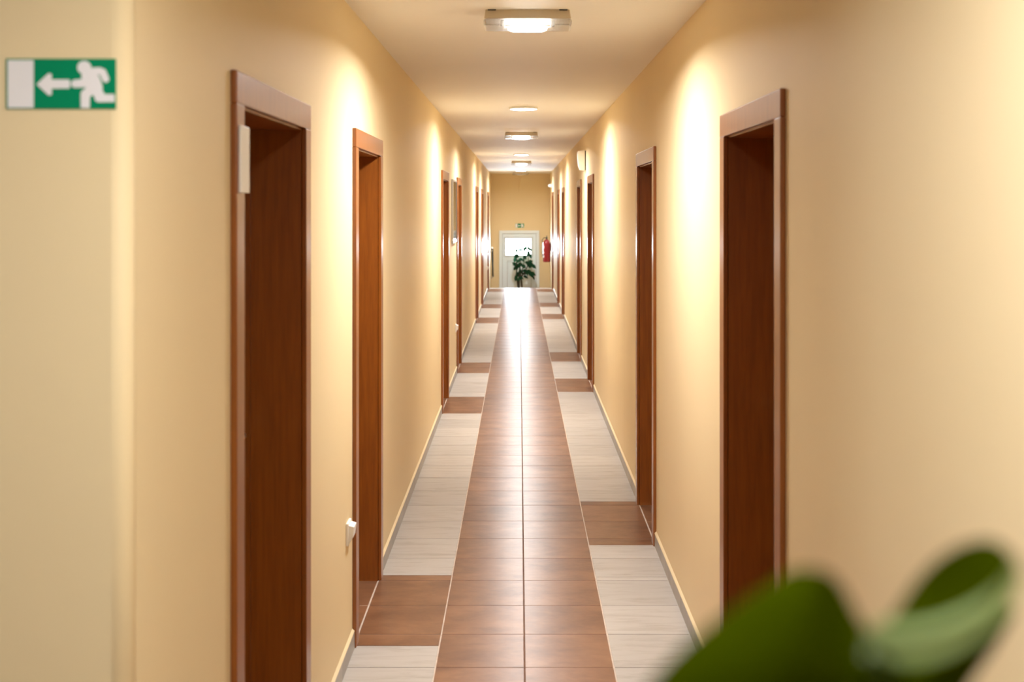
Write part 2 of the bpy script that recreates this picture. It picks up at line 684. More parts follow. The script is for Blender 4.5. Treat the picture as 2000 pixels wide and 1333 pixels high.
rows = []
k = -24
while G0 + k * T < YF - 0.01:
    rows.append(G0 + k * T)
    k += 1
rows.append(YF)
for a, b in zip(rows, rows[1:]):
    if b > HY:
        tile(TC - T, TC, a, b, 'brown_tile')
        tile(TC, TC + T, a, b, 'brown_tile')


def side_column(x0, x1, doors, extra, ystart):
    cuts = sorted(set([r for r in rows if r > ystart] + [ystart]))
    for a, b in zip(cuts, cuts[1:]):
        pts = [a, b]
        for d0, d1 in doors:
            pts += [c for c in (d0 + 0.025, d1 + 0.004) if a + 0.012 < c < b - 0.012]
        pts += [c for c in extra if a < c < b]
        pts.sort()
        for p, q in zip(pts, pts[1:]):
            mid = (p + q) / 2
            m = 'brown_tile' if any(d0 + 0.01 < mid < d1 + 0.01 for d0, d1 in doors) else 'beige_tile'
            tile(x0, x1, p, q, m)


side_column(XL + 0.002, TC - T, LEFT, [], rows[0])
side_column(TC + T, XR - 0.002, RIGHT, [5.368], rows[0])
# lobby floor to the left, beige tiles
xx = XL
while xx > HX:
    yy = Y0
    while yy > HY:
        tile(max(HX, xx - T), xx, max(HY, yy - T), yy, 'beige_tile')
        yy -= T
    xx -= T
# brown tiles inside the door recesses
for s, face, doors in ((-1, XL, LEFT), (1, XR, RIGHT)):
    for d0, d1 in doors:
        a, b = d0 + CW - 0.01, d1 - CW + 0.01
        pts = [a] + [r for r in rows if a + 0.02 < r < b - 0.02] + [b]
        for p, q in zip(pts, pts[1:]):
            x0, x1 = sorted((face, face + s * 0.2))
            tile(x0, x1, p, q, 'brown_tile')
for kname, bmx in far.items():
    o = link('tile', bmx, M[kname], floor)
    o['kind'] = 'stuff'
# recess floor slabs belong to the floor too
for s, face, doors in ((-1, XL, LEFT), (1, XR, RIGHT)):
    if s < 0:
        pass

# stairs down to the landing
for i in range(5):
    bm = B()
    y = YF + 0.28 * i
    zt = -0.17 * (i + 1)
    box(bm, XL, XR, y, YE if i == 4 else y + 0.28, zt - 0.17 if i < 4 else zt - 0.1, zt)
    link('step' if i < 4 else 'landing', bm, M['slab'], floor)

# ------------------------------------------------------------------ skirting tiles
for nm, face, s, doors, y0 in (('baseboard_left', XL, -1, LEFT, Y0 + 0.03), ('baseboard_right', XR, 1, RIGHT, HY)):
    root = empty(nm)
    tag(root, 'low grey beige skirting tiles along the %s wall' % nm.split('_')[1], 'baseboard', kind='structure')
    segs, ys = [], y0
    for a, b in doors:
        segs.append((ys, a))
        ys = b
    segs.append((ys, YF))
    for a, b in segs:
        p = a
        while p < b - 0.005:
            q = min(b, p + T)
            if b - q < 0.05:
                q = b
            bm = B()
            x0, x1 = sorted((face, face - s * 0.009))
            box(bm, x0, x1, p + 0.0008, q - 0.0008, 0.0, 0.068, 0.001)
            link('tile', bm, M['skirting'], root)
            p = q
        bm = B()
        v = [(face, 0.067), (face - s * 0.0095, 0.067), (face - s * 0.008, 0.070), (face, 0.078)]
        A = [bm.verts.new((x, a + 0.001, z)) for x, z in v]
        C = [bm.verts.new((x, b - 0.001, z)) for x, z in v]
        for i in range(4):
            bm.faces.new((A[i], A[(i + 1) % 4], C[(i + 1) % 4], C[i]))
        bm.faces.new(A[::-1])
        bm.faces.new(C)
        link('caulk_strip', bm, M['caulk'], root)
bm = B()
box(bm, HX, XL, Y0 - 0.009, Y0, 0, 0.068, 0.001)
tag(link('baseboard_near', bm, M['skirting']), 'grey beige skirting at the foot of the lobby wall', 'baseboard', kind='structure')

# ------------------------------------------------------------------ brown doors
JD = 0.20                       # how far the leaf sits back


def make_door(n, face, s, a, b, label):
    root = empty('door_%d' % n, (face, (a + b) / 2, 0))
    tag(root, label, 'door', kind='structure')
    h = (b - a) / 2
    top = DOOR_TOP

    def bx(bm, d0, d1, y0, y1, z0, z1, bev=0.0):
        # d = distance into the wall, negative = proud of the wall
        box(bm, s * d0, s * d1, y0, y1, z0, z1, bev)
    pr = 0.0155
    for y0, y1 in ((-h, -h + CW), (h - CW, h)):
        bm = B()
        bx(bm, -pr, 0.0, y0, y1, 0.0, top - CW, 0.003)
        link('casing', bm, M['wood'], root)
    bm = B()
    bx(bm, -pr, 0.0, -h, h, top - CW, top, 0.003)
    link('casing_head', bm, M['wood'], root)
    j0, j1 = h - CW + 0.014, 0.0
    oi = h - OI
    lin = h - CW + 0.0           # inner line of casing
    for sg in (-1, 1):
        bm = B()
        y0, y1 = sorted((sg * (lin - 0.006), sg * oi))
        bx(bm, 0.0, JD, y0, y1, 0.0, top - OI)
        y0, y1 = sorted((sg * (lin - 0.006), sg * oi))
        # rebate stop along the back
        y0, y1 = sorted((sg * (lin - 0.022), sg * (lin - 0.006)))
        bx(bm, JD - 0.05, JD, y0, y1, 0.0, top - CW - 0.006)
        link('jamb', bm, M['wood'], root)
    bm = B()
    zt = top - CW + 0.006 - 0.012
    bx(bm, 0.0, JD, -lin + 0.006, lin - 0.006, zt, top - OI)
    bx(bm, JD - 0.05, JD, -lin + 0.022, lin - 0.022, zt - 0.016, zt)
    link('jamb_head', bm, M['wood'], root)
    bm = B()
    bx(bm, JD, JD + 0.04, -oi, oi, 0.004, top - OI, 0.002)
    leaf = link('door_leaf', bm, M['wood'], root)
    bm = B()
    yh = lin - 0.09
    bx(bm, JD - 0.006, JD, yh - 0.02, yh + 0.02, 0.93, 1.13, 0.002)
    cyl(bm, (s * (JD - 0.05), yh, 1.06), (s * JD, yh, 1.06), 0.009, seg=12)
    cyl(bm, (s * (JD - 0.047), yh + 0.005, 1.06), (s * (JD - 0.047), yh - 0.11, 1.06), 0.009, seg=12)
    link('handle', bm, M['metal'], leaf)
    return root


ordn = ['first', 'second', 'third', 'fourth', 'fifth', 'sixth', 'seventh']
n = 1
for i, (a, b) in enumerate(LEFT):
    lab = 'reddish brown wooden doorway, %s from the camera in the left wall' % ordn[i]
    if i == 0:
        lab = 'reddish brown wooden doorway with a white plate, nearest in the left wall'
    make_door(n, XL, -1, a, b, lab)
    n += 1
for i, (a, b) in enumerate(RIGHT):
    lab = 'reddish brown wooden doorway, %s from the camera in the right wall' % ordn[i]
    make_door(n, XR, 1, a, b, lab)
    n += 1

# ------------------------------------------------------------------ white end door with a small window
root = empty('door_15', ((DX0 + DX1) / 2, YE, LOW))
tag(root, 'white panelled exit door with a small bright window at the corridor end', 'door', kind='structure')
hw = (DX1 - DX0) / 2
HT = DZ1 - LOW
cx = (DX0 + DX1) / 2
PX0, PX1 = (988 - 1014.5) * YE / 2242 - cx, (1037 - 1014.5) * YE / 2242 - cx
PZ1, PZ0 = CAM_Z - 62 * YE / 2242 - LOW, CAM_Z - 93 * YE / 2242 - LOW
for x0, x1, z0, z1 in ((-hw, -hw + 0.07, 0, HT), (hw - 0.07, hw, 0, HT), (-hw + 0.07, hw - 0.07, HT - 0.07, HT)):
    part('door_frame', M['upvc'], root, box, x0, x1, -0.045, 0.05, z0, z1, 0.004)
bm = B()
lw = hw - 0.055
for x0, x1, z0, z1 in ((-lw, PX0, 0.01, HT - 0.055), (PX1, lw, 0.01, HT - 0.055), (PX0, PX1, PZ1, HT - 0.055), (PX0, PX1, 0.01, PZ0)):
    box(bm, x0, x1, -0.012, 0.052, z0, z1)
leaf = link('door_leaf', bm, M['upvc'], root)
for x0, x1, z0, z1 in ((PX0 - 0.035, PX0, PZ0 - 0.035, PZ1 + 0.035), (PX1, PX1 + 0.035, PZ0 - 0.035, PZ1 + 0.035), (PX0, PX1, PZ1, PZ1 + 0.035), (PX0, PX1, PZ0 - 0.035, PZ0)):
    part('glazing_bead', M['upvc'], leaf, box, x0, x1, -0.024, -0.012, z0, z1, 0.004)
part('pane', M['glass'], root, box, PX0, PX1, 0.01, 0.016, PZ0, PZ1)
# raised lower panel mouldings
pz1, pz0 = PZ0 - 0.14, 0.14
for x0, x1, z0, z1 in ((-0.27, -0.245, pz0, pz1), (0.245, 0.27, pz0, pz1), (-0.27, 0.27, pz1 - 0.025, pz1), (-0.27, 0.27, pz0, pz0 + 0.025)):
    part('panel_moulding', M['upvc'], leaf, box, x0, x1, -0.026, -0.012, z0, z1, 0.004)
for x0, x1, z0, z1 in ((-hw + 0.07, -hw + 0.079, 0.01, HT - 0.07), (hw - 0.079, hw - 0.07, 0.01, HT - 0.07), (-hw + 0.079, hw - 0.079, HT - 0.079, HT - 0.07),
                       (PX0 - 0.043, PX0 - 0.035, PZ0 - 0.043, PZ1 + 0.043), (PX1 + 0.035, PX1 + 0.043, PZ0 - 0.043, PZ1 + 0.043),
                       (PX0 - 0.035, PX1 + 0.035, PZ1 + 0.035, PZ1 + 0.043), (PX0 - 0.035, PX1 + 0.035, PZ0 - 0.043, PZ0 - 0.035),
                       (-0.278, -0.27, pz0, pz1 + 0.008), (0.27, 0.278, pz0, pz1 + 0.008), (-0.27, 0.27, pz1, pz1 + 0.008)):
    part('gasket_shade', M['gasket_shade'], leaf, box, x0, x1, -0.0145, -0.012, z0, z1)  # grey gaskets that also paint shade lines along frame, bead and moulding edges
bm = B()
box(bm, hw - 0.135, hw - 0.10, -0.02, -0.012, 0.93, 1.15, 0.003)
cyl(bm, (hw - 0.118, -0.06, 1.08), (hw - 0.118, -0.012, 1.08), 0.009, seg=12)
cyl(bm, (hw - 0.112, -0.058, 1.08), (hw - 0.22, -0.058, 1.08), 0.009, seg=12)
h_ = link('handle', bm, M['metal'], leaf)
h_['label'] = 'grey lever handle'
portal('daylight_portal', (cx + (PX0 + PX1) / 2, YE + 0.1, LOW + (PZ0 + PZ1) / 2), (-math.pi / 2, 0, 0), PX1 - PX0, PZ1 - PZ0)

# cable strip on the end wall above the sign
bm = B()
box(bm, -0.012, 0.012, -0.012, 0, 0, ZC - 1.37, 0.002)
tag(link('trim_1', bm, M['wall'], None, (0.0, YE, 1.37)), 'thin vertical cable cover on the end wall above the exit sign', 'cable cover', kind='structure')

# ------------------------------------------------------------------ ceiling lamps
LX = 0.032


def beam(root, z, sx, sy, spread, watts, disc=False):
    l = bpy.data.lights.new('lamp_light', 'AREA')
    l.shape = 'DISK' if disc else 'RECTANGLE'
    l.size = sx
    if not disc:
        l.size_y = sy
    l.spread = math.radians(spread)
    l.energy = watts
    l.color = (1.0, 0.98, 0.955)
    o = bpy.data.objects.new('lamp_light', l)
    COL.objects.link(o)
    o.parent = root
    o.location = (0, 0, z)
    return o



def oblong_lamp(loc, label):
    root = empty('ceiling_lamp', loc)
    tag(root, label, 'lamp', 'oblong ceiling lamps along the corridor')
    w, d = 0.17, 0.075
    bm = B()
    v = []
    for (a, c, z) in ((w - 0.006, d - 0.006, 0), (w, d, -0.036)):
        v.append([bm.verts.new(p) for p in ((-a, -c, z), (a, -c, z), (a, c, z), (-a, c, z))])
    for i in range(4):
        bm.faces.new((v[0][i], v[0][(i + 1) % 4], v[1][(i + 1) % 4], v[1][i]))
    bm.faces.new(v[0])
    bm.faces.new(v[1][::-1])
    body = link('housing', bm, M['housing'], root)
    for x in (-w + 0.03, w - 0.03):
        part('clip', M['dark'], body, box, x - 0.016, x + 0.016, -d - 0.001, -d + 0.006, -0.004, 0.0)
    # clear cover, hollow box with bevelled edges below the housing
    bm = B()
    box(bm, -w - 0.003, w + 0.003, -d - 0.003, d + 0.003, -0.064, -0.036, 0.008)
    link('clear_cover', bm, M['cover'], root)
    bm = B()
    cyl(bm, (-0.088, -0.04, -0.048), (0.088, -0.04, -0.048), 0.0052, seg=16)
    tb = link('tube', bm, M['tube'], root)
    for x in (-0.098, 0.098):
        part('tube_socket', M['white'], root, box, x - 0.009, x + 0.009, -0.042, -0.018, -0.062, -0.0365, 0.002)
    bm = B()
    nseg = 16
    ring = []
    for zz, k_ in ((-0.0642, 1.0), (-0.066, 0.99), (-0.070, 0.90), (-0.0725, 0.6)):
        r_ = []
        for i in range(40):
            t = 2 * math.pi * i / 40
            c_, s_ = math.cos(t), math.sin(t)
            x = 0.078 * k_ * math.copysign(abs(c_) ** 0.45, c_)
            y = 0.064 * k_ * math.copysign(abs(s_) ** 0.6, s_)
            r_.append(bm.verts.new((x, y, zz)))
        ring.append(r_)
    for A, C in zip(ring, ring[1:]):
        for i in range(40):
            j = (i + 1) % 40
            bm.faces.new((A[i], A[j], C[j], C[i])).smooth = True
    bm.faces.new(ring[0])
    bm.faces.new(ring[-1][::-1])
    ln = link('lens', bm, M['lens'], root)  # glowing patch stands in for the lit underside of the cover
    beam(root, -0.0735, 0.17, 0.11, SPREAD, BEAM)
    return root


M['lens'] = emit('lit_cover_underside', (1.0, 0.95, 0.88), TUBE * 0.8)
el = ['oblong ceiling lamp with a clear cover and lit tube, the nearest and largest',
      'oblong boxy ceiling lamp between the two round ceiling lamps',
      'oblong boxy ceiling lamp just beyond the second round ceiling lamp',
      'small oblong ceiling lamp closest to the end wall']
lamp0 = oblong_lamp((LX, 4.565, ZC), el[0])
for (y, x), lb in zip(((11.9, 0.02), (19.35, 0.034), (25.2, 0.02)), el[1:]):
    c = copy_tree(lamp0)
    c.location = (x, y, ZC)
    c['label'] = lb
    if y > 25:                  # this one is off
        for ch in list(c.children):
            if ch.type == 'LIGHT':
                bpy.data.objects.remove(ch, do_unlink=True)
            elif ch.name.split('.')[0] in ('tube', 'lens'):
                me = ch.data.copy()
                me.materials.clear()
                me.materials.append(M['white'])
                ch.data = me


def round_lamp(loc, label):
    root = empty('round_ceiling_lamp', loc)
    tag(root, label, 'lamp', 'round ceiling lamps along the corridor')
    bm = B()
    lathe(bm, [(0.0, 0.0), (0.108, 0.0), (0.113, -0.004), (0.113, -0.013), (0.1045, -0.014), (0.1045, -0.010), (0.0, -0.010)], (0, 0, 0), 40)
    link('rim', bm, M['white'], root)
    bm = B()
    lathe(bm, [(0.0, -0.0105), (0.103, -0.0105), (0.100, -0.015), (0.05, -0.0185), (0.0, -0.019)], (0, 0, 0), 40)
    link('diffuser', bm, M['lamp'], root)
    beam(root, -0.0195, 0.19, 0.19, SPREAD, BEAM, True)
    return root


rl = ['lit round ceiling lamp, the larger and nearer of the round lamps in view',
      'lit round ceiling lamp between the second and third oblong lamps',
      'small lit round ceiling lamp just before the farthest oblong lamp',
      'round ceiling lamp at the mouth of the corridor, above the top of the picture']
r0 = round_lamp((LX, 8.93, ZC), rl[0])
for (y, x), lb in zip(((16.75, 0.027), (24.0, 0.03), (1.1, LX)), rl[1:]):
    c = copy_tree(r0)
    c.location = (x, y, ZC)
    c['label'] = lb
    if y < 2:                   # unseen lamp, its beam turned down to suit the near walls
        for ch in c.children:
            if ch.type == 'LIGHT':
                ch.data = ch.data.copy()
                ch.data.energy = BEAM * 0.6

# ------------------------------------------------------------------ exit signs
SIGN_PX = 1.0 / 1640            # drawing units to sign widths


def exit_sign(loc, width, label):
    root = empty('exit_sign', loc)
    tag(root, label, 'sign', 'green running person exit signs')
    u = width * SIGN_PX
    CX, CZ = 920, 570

    def P(x, y):
        return ((x - CX) * u, (CZ - y) * u)
    t = 0.0025
    x0, z1 = P(100, 195)
    x1, z0 = P(1740, 945)
    part('board', M['green_sign'], root, box, x0, x1, -t, 0, z0, z1, 0.0006)
    f = 0.0006

    def prism(name, pts, lvl=0):
        bm = B()
        poly_prism(bm, [P(*p) for p in pts], -t - f * (1 + lvl), -t)
        return link(name, bm, M['sign_white'], root)
    prism('white_door', [(128, 218), (515, 218), (515, 930), (128, 930)])
    prism('arrow', [(560, 580), (738, 412), (785, 425), (785, 508), (1040, 508), (1058, 530), (1058, 620), (1040, 642), (785, 642), (785, 735), (738, 745)])
    bm = B()

    def cap(pts, r0, r1, lvl, flat=False):
        for (a, b) in zip(pts, pts[1:]):
            a, b = Vector(a), Vector(b)
            d = (b - a).normalized()
            nn = Vector((-d.y, d.x))
            out = []
            K = 10
            ang = math.atan2(nn.y, nn.x)
            for i in range(K + 1):
                q = ang + math.pi * i / K
                out.append(a + Vector((math.cos(q), math.sin(q))) * r0)
            if flat and b == Vector(pts[-1]):
                out += [b - nn * r1, b + nn * r1]
            else:
                for i in range(K + 1):
                    q = ang + math.pi + math.pi * i / K
                    out.append(b + Vector((math.cos(q), math.sin(q))) * r1)
            poly_prism(bm, [P(*p) for p in out], -t - f * (1 + 0.06 * lvl), -t)
    head = [(1270 + 104 * math.cos(2 * math.pi * i / 28), 328 + 100 * math.sin(2 * math.pi * i / 28)) for i in range(28)]
    poly_prism(bm, [P(*p) for p in head], -t - f, -t)
    cap([(1335, 455), (1400, 520), (1445, 625)], 108, 100, 1)
    cap([(1135, 570), (1340, 555)], 60, 66, 2)
    cap([(1330, 410), (1410, 385), (1500, 380), (1545, 400), (1590, 500)], 56, 52, 3)
    cap([(1450, 620), (1485, 730), (1490, 780)], 84, 62, 4)
    cap([(1485, 785), (1722, 785)], 60, 58, 5, True)
    cap([(1420, 620), (1300, 720)], 80, 70, 6)
    cap([(1288, 725), (1285, 935)], 70, 66, 7, True)
    link('running_figure', bm, M['sign_white'], root)
    return root


s0 = exit_sign(((120 - 1014.5) * Y0 / 2242, Y0, CAM_Z - (164 - 405) * Y0 / 2242), 214.5 * Y0 / 2242,
               'large green exit sign with arrow and running figure on the near left wall')
s1 = copy_tree(s0)
s1.location = ((1015 - 1014.5) * YE / 2242, YE - 0.012, CAM_Z - 36 * YE / 2242)
s1.scale = (1.09, 1.0, 1.09)
s1['label'] = 'tiny green exit sign above the white door at the far end'

# ------------------------------------------------------------------ things on the walls
# white number plate on the first left casing
bm = B()
box(bm, XL + 0.0155, XL + 0.0225, 2.612, 2.692, 1.763, 1.917, 0.002)
tag(link('name_plate', bm, M['white']), 'blank white rectangular plate fixed to the nearest left door casing', 'plate')


def socket(y, label):
    root = empty('wall_socket', (XL, y, 0.49))
    tag(root, label, 'socket', 'white wall sockets low on the left wall')
    part('back_plate', M['white'], root, box, 0, 0.010, -0.041, 0.041, -0.041, 0.045, 0.003)
    bm = B()
    v = [(0.010, 0.036), (0.030, 0.030), (0.026, -0.010), (0.010, -0.030)]
    A = [bm.verts.new((x, -0.034, z)) for x, z in v]
    C = [bm.verts.new((x, 0.034, z)) for x, z in v]
    for i in range(4):
        bm.faces.new((A[i], A[(i + 1) % 4], C[(i + 1) % 4], C[i]))
    bm.faces.new(A[::-1])
    bm.faces.new(C)
    link('flip_cover', bm, M['white'], root)
    return root


so = socket(4.37, 'white flip cover wall socket low beside the second left doorway')
for y, lb in ((11.75, 'small white wall socket low before the fourth left doorway'), (23.3, 'tiny white wall socket low before the farthest left doorway')):
    c = copy_tree(so)
    c.location.y = y
    c['label'] = lb

# framed board between the third and fourth left doors
root = empty('wall_board', (XL, 11.34, 1.69))
tag(root, 'pale glass fronted notice board on the left wall between third and fourth doorways', 'notice board')
part('panel', M['grey'], root, box, 0.0, 0.012, -0.31, 0.31, -0.29, 0.29, 0.001)
for y0, y1, z0, z1 in ((-0.32, 0.32, -0.31, -0.29), (-0.32, 0.32, 0.29, 0.31), (-0.32, -0.31, -0.29, 0.29), (0.31, 0.32, -0.29, 0.29)):
    part('frame', M['metal'], root, box, 0.0, 0.022, y0, y1, z0, z1, 0.002)
part('glass_front', M['glass'], root, box, 0.0135, 0.0165, -0.31, 0.31, -0.29, 0.29)

# wedge loudspeaker high on the right wall
root = empty('wall_loudspeaker', (XR, 12.1, 2.22))
tag(root, 'white wedge shaped loudspeaker high on the right wall above the doorways', 'loudspeaker')
bm = B()
prof = [(-0.012, 0.112), (-0.080, 0.100), (-0.087, 0.085), (-0.084, 0.0), (-0.072, -0.075), (-0.060, -0.098), (-0.012, -0.110)]
A = [bm.verts.new((x, -0.065, z)) for x, z in prof]
C = [bm.verts.new((x, 0.065, z)) for x, z in prof]
for i in range(len(prof)):
    j = (i + 1) % len(prof)
    bm.faces.new((A[i], A[j], C[j], C[i]))
bm.faces.new(A[::-1])
bm.faces.new(C)
bmesh.ops.bevel(bm, geom=[e for e in bm.edges if abs(e.verts[0].co.y - e.verts[1].co.y) < 1e-6], offset=0.004, segments=2, affect='EDGES')
link('cabinet', bm, M['offwhite'], root)
bm = B()
prof = [(-0.0875, 0.08), (-0.0885, 0.08), (-0.0855, 0.0), (-0.0745, -0.068), (-0.0735, -0.068), (-0.0845, 0.0)]
A = [bm.verts.new((x, -0.055, z)) for x, z in prof]
C = [bm.verts.new((x, 0.055, z)) for x, z in prof]
for i in range(len(prof)):
    j = (i + 1) % len(prof)
    bm.faces.new((A[i], A[j], C[j], C[i]))
bm.faces.new(A[::-1])
bm.faces.new(C)
link('grille', bm, M['white'], root)
part('wall_bracket', M['dark'], root, box, -0.012, 0.0, -0.06, 0.06, -0.10, 0.105, 0.001)

# round siren at the far right
root = empty('wall_siren', (XR, 24.5, 2.19))
tag(root, 'small round white siren high on the right wall at the far end', 'siren')
bm = B()
cyl(bm, (0, 0, 0), (-0.03, 0, 0), 0.045, 0.042, seg=28)
link('base', bm, M['offwhite'], root)
bm = B()
cyl(bm, (-0.03, 0, 0), (-0.065, 0, 0), 0.037, 0.032, seg=28)
cyl(bm, (-0.065, 0, 0), (-0.085, 0, 0), 0.032, 0.015, seg=28)
link('dome', bm, M['white'], root)

# fire extinguisher on the right wall over the stairs
ex, ey = XR - 0.095, 25.35
root = empty('fire_extinguisher', (ex, ey, 0.52))
tag(root, 'red fire extinguisher hanging on the right wall by the white end door', 'fire extinguisher')
bm = B()
lathe(bm, [(0.0, 0.0), (0.075, 0.0), (0.083, 0.012), (0.085, 0.03), (0.085, 0.40), (0.078, 0.44), (0.055, 0.475), (0.028, 0.488), (0.024, 0.50), (0.0, 0.50)], (0, 0, 0), 32)
link('cylinder', bm, M['red'], root)
bm = B()
cyl(bm, (0, 0, 0.498), (0, 0, 0.545), 0.018, seg=16)
box(bm, -0.012, 0.012, -0.09, 0.03, 0.545, 0.557, 0.002)
box(bm, -0.010, 0.010, -0.085, 0.02, 0.573, 0.583, 0.002)
box(bm, -0.008, 0.008, 0.012, 0.03, 0.545, 0.580, 0.002)
link('valve_handle', bm, M['black'], root)
bm = B()
tube(bm, [(-0.01, -0.01, 0.53), (-0.06, -0.03, 0.54), (-0.098, -0.045, 0.49), (-0.100, -0.045, 0.38), (-0.096, -0.04, 0.2), (-0.094, -0.038, 0.12)], 0.0075, 8)
link('hose', bm, M['black'], root)
for z0, z1 in ((0.30, 0.36), (0.10, 0.15), (0.20, 0.22)):
    bm = B()
    pr_ = []
    for zz in (z0, z1):
        pr_.append([bm.verts.new((0.0856 * math.cos(t), 0.0856 * math.sin(t), zz)) for t in [math.radians(196 + 3.5 * i) for i in range(10)]])
    for i in range(9):
        bm.faces.new((pr_[0][i], pr_[0][i + 1], pr_[1][i + 1], pr_[1][i]))
    st = link('sticker', bm, M['paper'], root)
part('wall_bracket', M['black'], root, box, 0.083, 0.095, -0.02, 0.02, 0.25, 0.43)

# handrail on the left above the stairs
root = empty('handrail', (XL, 24.9, 0.0))
tag(root, 'dark sloping stair handrail on the left wall before the end wall', 'handrail')
bm = B()
tube(bm, [(0.066, 0.0, 0.845), (0.050, 1.28, 0.16)], 0.022, 12)
link('rail', bm, M['rail'], root)
for y, z, x in ((0.04, 0.82, 0.066), (1.24, 0.18, 0.051)):
    bm = B()
    tube(bm, [(0, y, z - 0.06), (x * 0.7, y, z - 0.06), (x, y, z - 0.02)], 0.008, 8)
    cyl(bm, (0, y, z - 0.06), (0.006, y, z - 0.06), 0.03, seg=16)
    link('bracket', bm, M['metal'], root)
part('end_cap', M['white'], root, cyl, (0.0662, -0.012, 0.8515), (0.066, 0.006, 0.842), 0.021, seg=14)
part('end_cap', M['white'], root, cyl, (0.050, 1.276, 0.162), (0.0498, 1.294, 0.152), 0.021, seg=14)

# ------------------------------------------------------------------ far plant on the landing


def blade(bm, base, tip, wid, nrm, curl=0.25, seg=6):
    """a pointed leaf blade, two quads across with a fold along the midrib"""
    base, tip, nrm = Vector(base), Vector(tip), Vector(nrm)
    d = tip - base
    L = d.length
    d.normalize()
    side = d.cross(nrm).normalized()
    up = side.cross(d).normalized()
    prev = None
    for i in range(seg + 1):
        t = i / seg
        w = wid * (math.sin(math.pi * min(1, t ** 0.8)) ** 0.8) if 0 < t < 1 else 0.0008
        c = base + d * (L * t) - up * (curl * L * (t - 0.4) ** 2) + up * (curl * L * 0.16)
        row = [bm.verts.new(c - side * w + up * w * 0.35), bm.verts.new(c), bm.verts.new(c + side * w + up * w * 0.35)]
        if prev:
            for k in range(2):
                bm.faces.new((prev[k], prev[k + 1], row[k + 1], row[k])).smooth = True
        prev = row


def link_raw(name, bm, m, parent):
    me = bpy.data.meshes.new(name)
    bm.to_mesh(me)
    bm.free()
    me.materials.append(m)
    o = bpy.data.objects.new(name, me)
    COL.objects.link(o)
    o.parent = parent
    return o


PY = 26.02
root = empty('potted_plant', (0.06, PY, LOW))
tag(root, 'tall leafy dark green plant standing in front of the white end door', 'plant')
part('pot', M['pot'], root, lathe, [(0.0, 0.0), (0.11, 0.0), (0.15, 0.26), (0.155, 0.27), (0.155, 0.30), (0.138, 0.30), (0.134, 0.25), (0.0, 0.25)], (0, 0, 0), 32)
part('soil', M['soil'], root, lathe, [(0.0, 0.262), (0.07, 0.262), (0.133, 0.252)], (0, 0, 0), 24)


def Z2(x, y, dy=0.0):
    """sketch units of the plant's own drawing to local metres"""
    px, py = 920 + x / 8.33, 420 + y / 8.33
    D = PY + dy
    return Vector(((px - 1014.5) * D / 2242 - 0.06, dy, CAM_Z - (py - 405) * D / 2242 - LOW))


stems = [
    [(770, 1290), (765, 1165), (745, 1000), (740, 850), (742, 680), (745, 600)],
    [(775, 1290), (778, 1165), (785, 950), (800, 820), (805, 740)],
    [(790, 1290), (828, 1170), (815, 1040), (805, 960), (850, 850), (872, 700), (872, 580)],
    [(795, 1300), (828, 1180), (812, 1010), (880, 930), (930, 800), (935, 640), (935, 560)],
]
bases = []
for k, st in enumerate(stems):
    pts = [Z2(x, y, 0.02 * math.sin(k * 2 + i)) for i, (x, y) in enumerate(st)]
    pts[0] = Vector((0.05 * math.cos(k * 1.6), 0.05 * math.sin(k * 1.6), 0.25))
    bm = B()
    tube(bm, pts, [0.024, 0.022, 0.019, 0.015, 0.010, 0.006, 0.003][:len(pts)], 8)
    link('stem', bm, M['bark'], root)
    bases += pts[2:]
tips = [(745, 585), (725, 600), (765, 600), (870, 560), (855, 590), (890, 590), (935, 545), (950, 575), (985, 565), (995, 590), (690, 690), (665, 760), (740, 650), (770, 690), (790, 660),
        (870, 690), (850, 720), (905, 670), (945, 655), (965, 670), (1005, 735), (985, 700), (675, 795), (700, 760), (740, 770), (760, 740), (800, 800), (815, 770), (845, 790), (860, 750), (880, 780),
        (920, 760), (940, 790), (970, 790), (990, 770), (1055, 860), (1030, 830), (695, 890), (690, 850), (720, 870), (755, 880), (775, 850), (800, 880), (830, 910), (845, 900), (865, 860), (895, 860),
        (930, 830), (960, 860), (975, 840), (985, 850), (880, 975), (870, 960), (905, 940), (930, 1020), (925, 980), (945, 950), (990, 920), (1000, 1000), (1020, 990), (1055, 975), (1040, 965), (740, 1015),
        (715, 1030), (760, 1000), (775, 960), (790, 940), (830, 1010), (850, 1030), (720, 1070), (750, 1060), (1040, 1050), (765, 910), (745, 830), (910, 800), (900, 720)]
bm = B()
rl_ = random.Random(3)
for (x, y) in tips:
    tip = Z2(x, y + 14, rl_.uniform(-0.16, 0.12))
    best = min(bases, key=lambda b: (b - tip).length + 0.3 * max(0, tip.z - b.z) + rl_.uniform(0, 0.05))
    direc = (tip - best)
    direc.y *= 0.7
    if direc.length < 0.03:
        direc = Vector((rl_.uniform(-1, 1), rl_.uniform(-1, 1), 0.3)) * 0.05
    dd = direc.normalized()
    dd = (dd + Vector((0, 0, -0.25))).normalized()
    L = rl_.uniform(0.12, 0.17)
    base = tip - dd * L
    tube(bm, [best, base], 0.0025, 5)
    blade(bm, base, tip, rl_.uniform(0.028, 0.042), Vector((rl_.uniform(-0.5, 0.5), -0.9, 0.6)), 0.3)
fo = link_raw('foliage', bm, M['far_leaf'], root)
fo['kind'] = 'stuff'

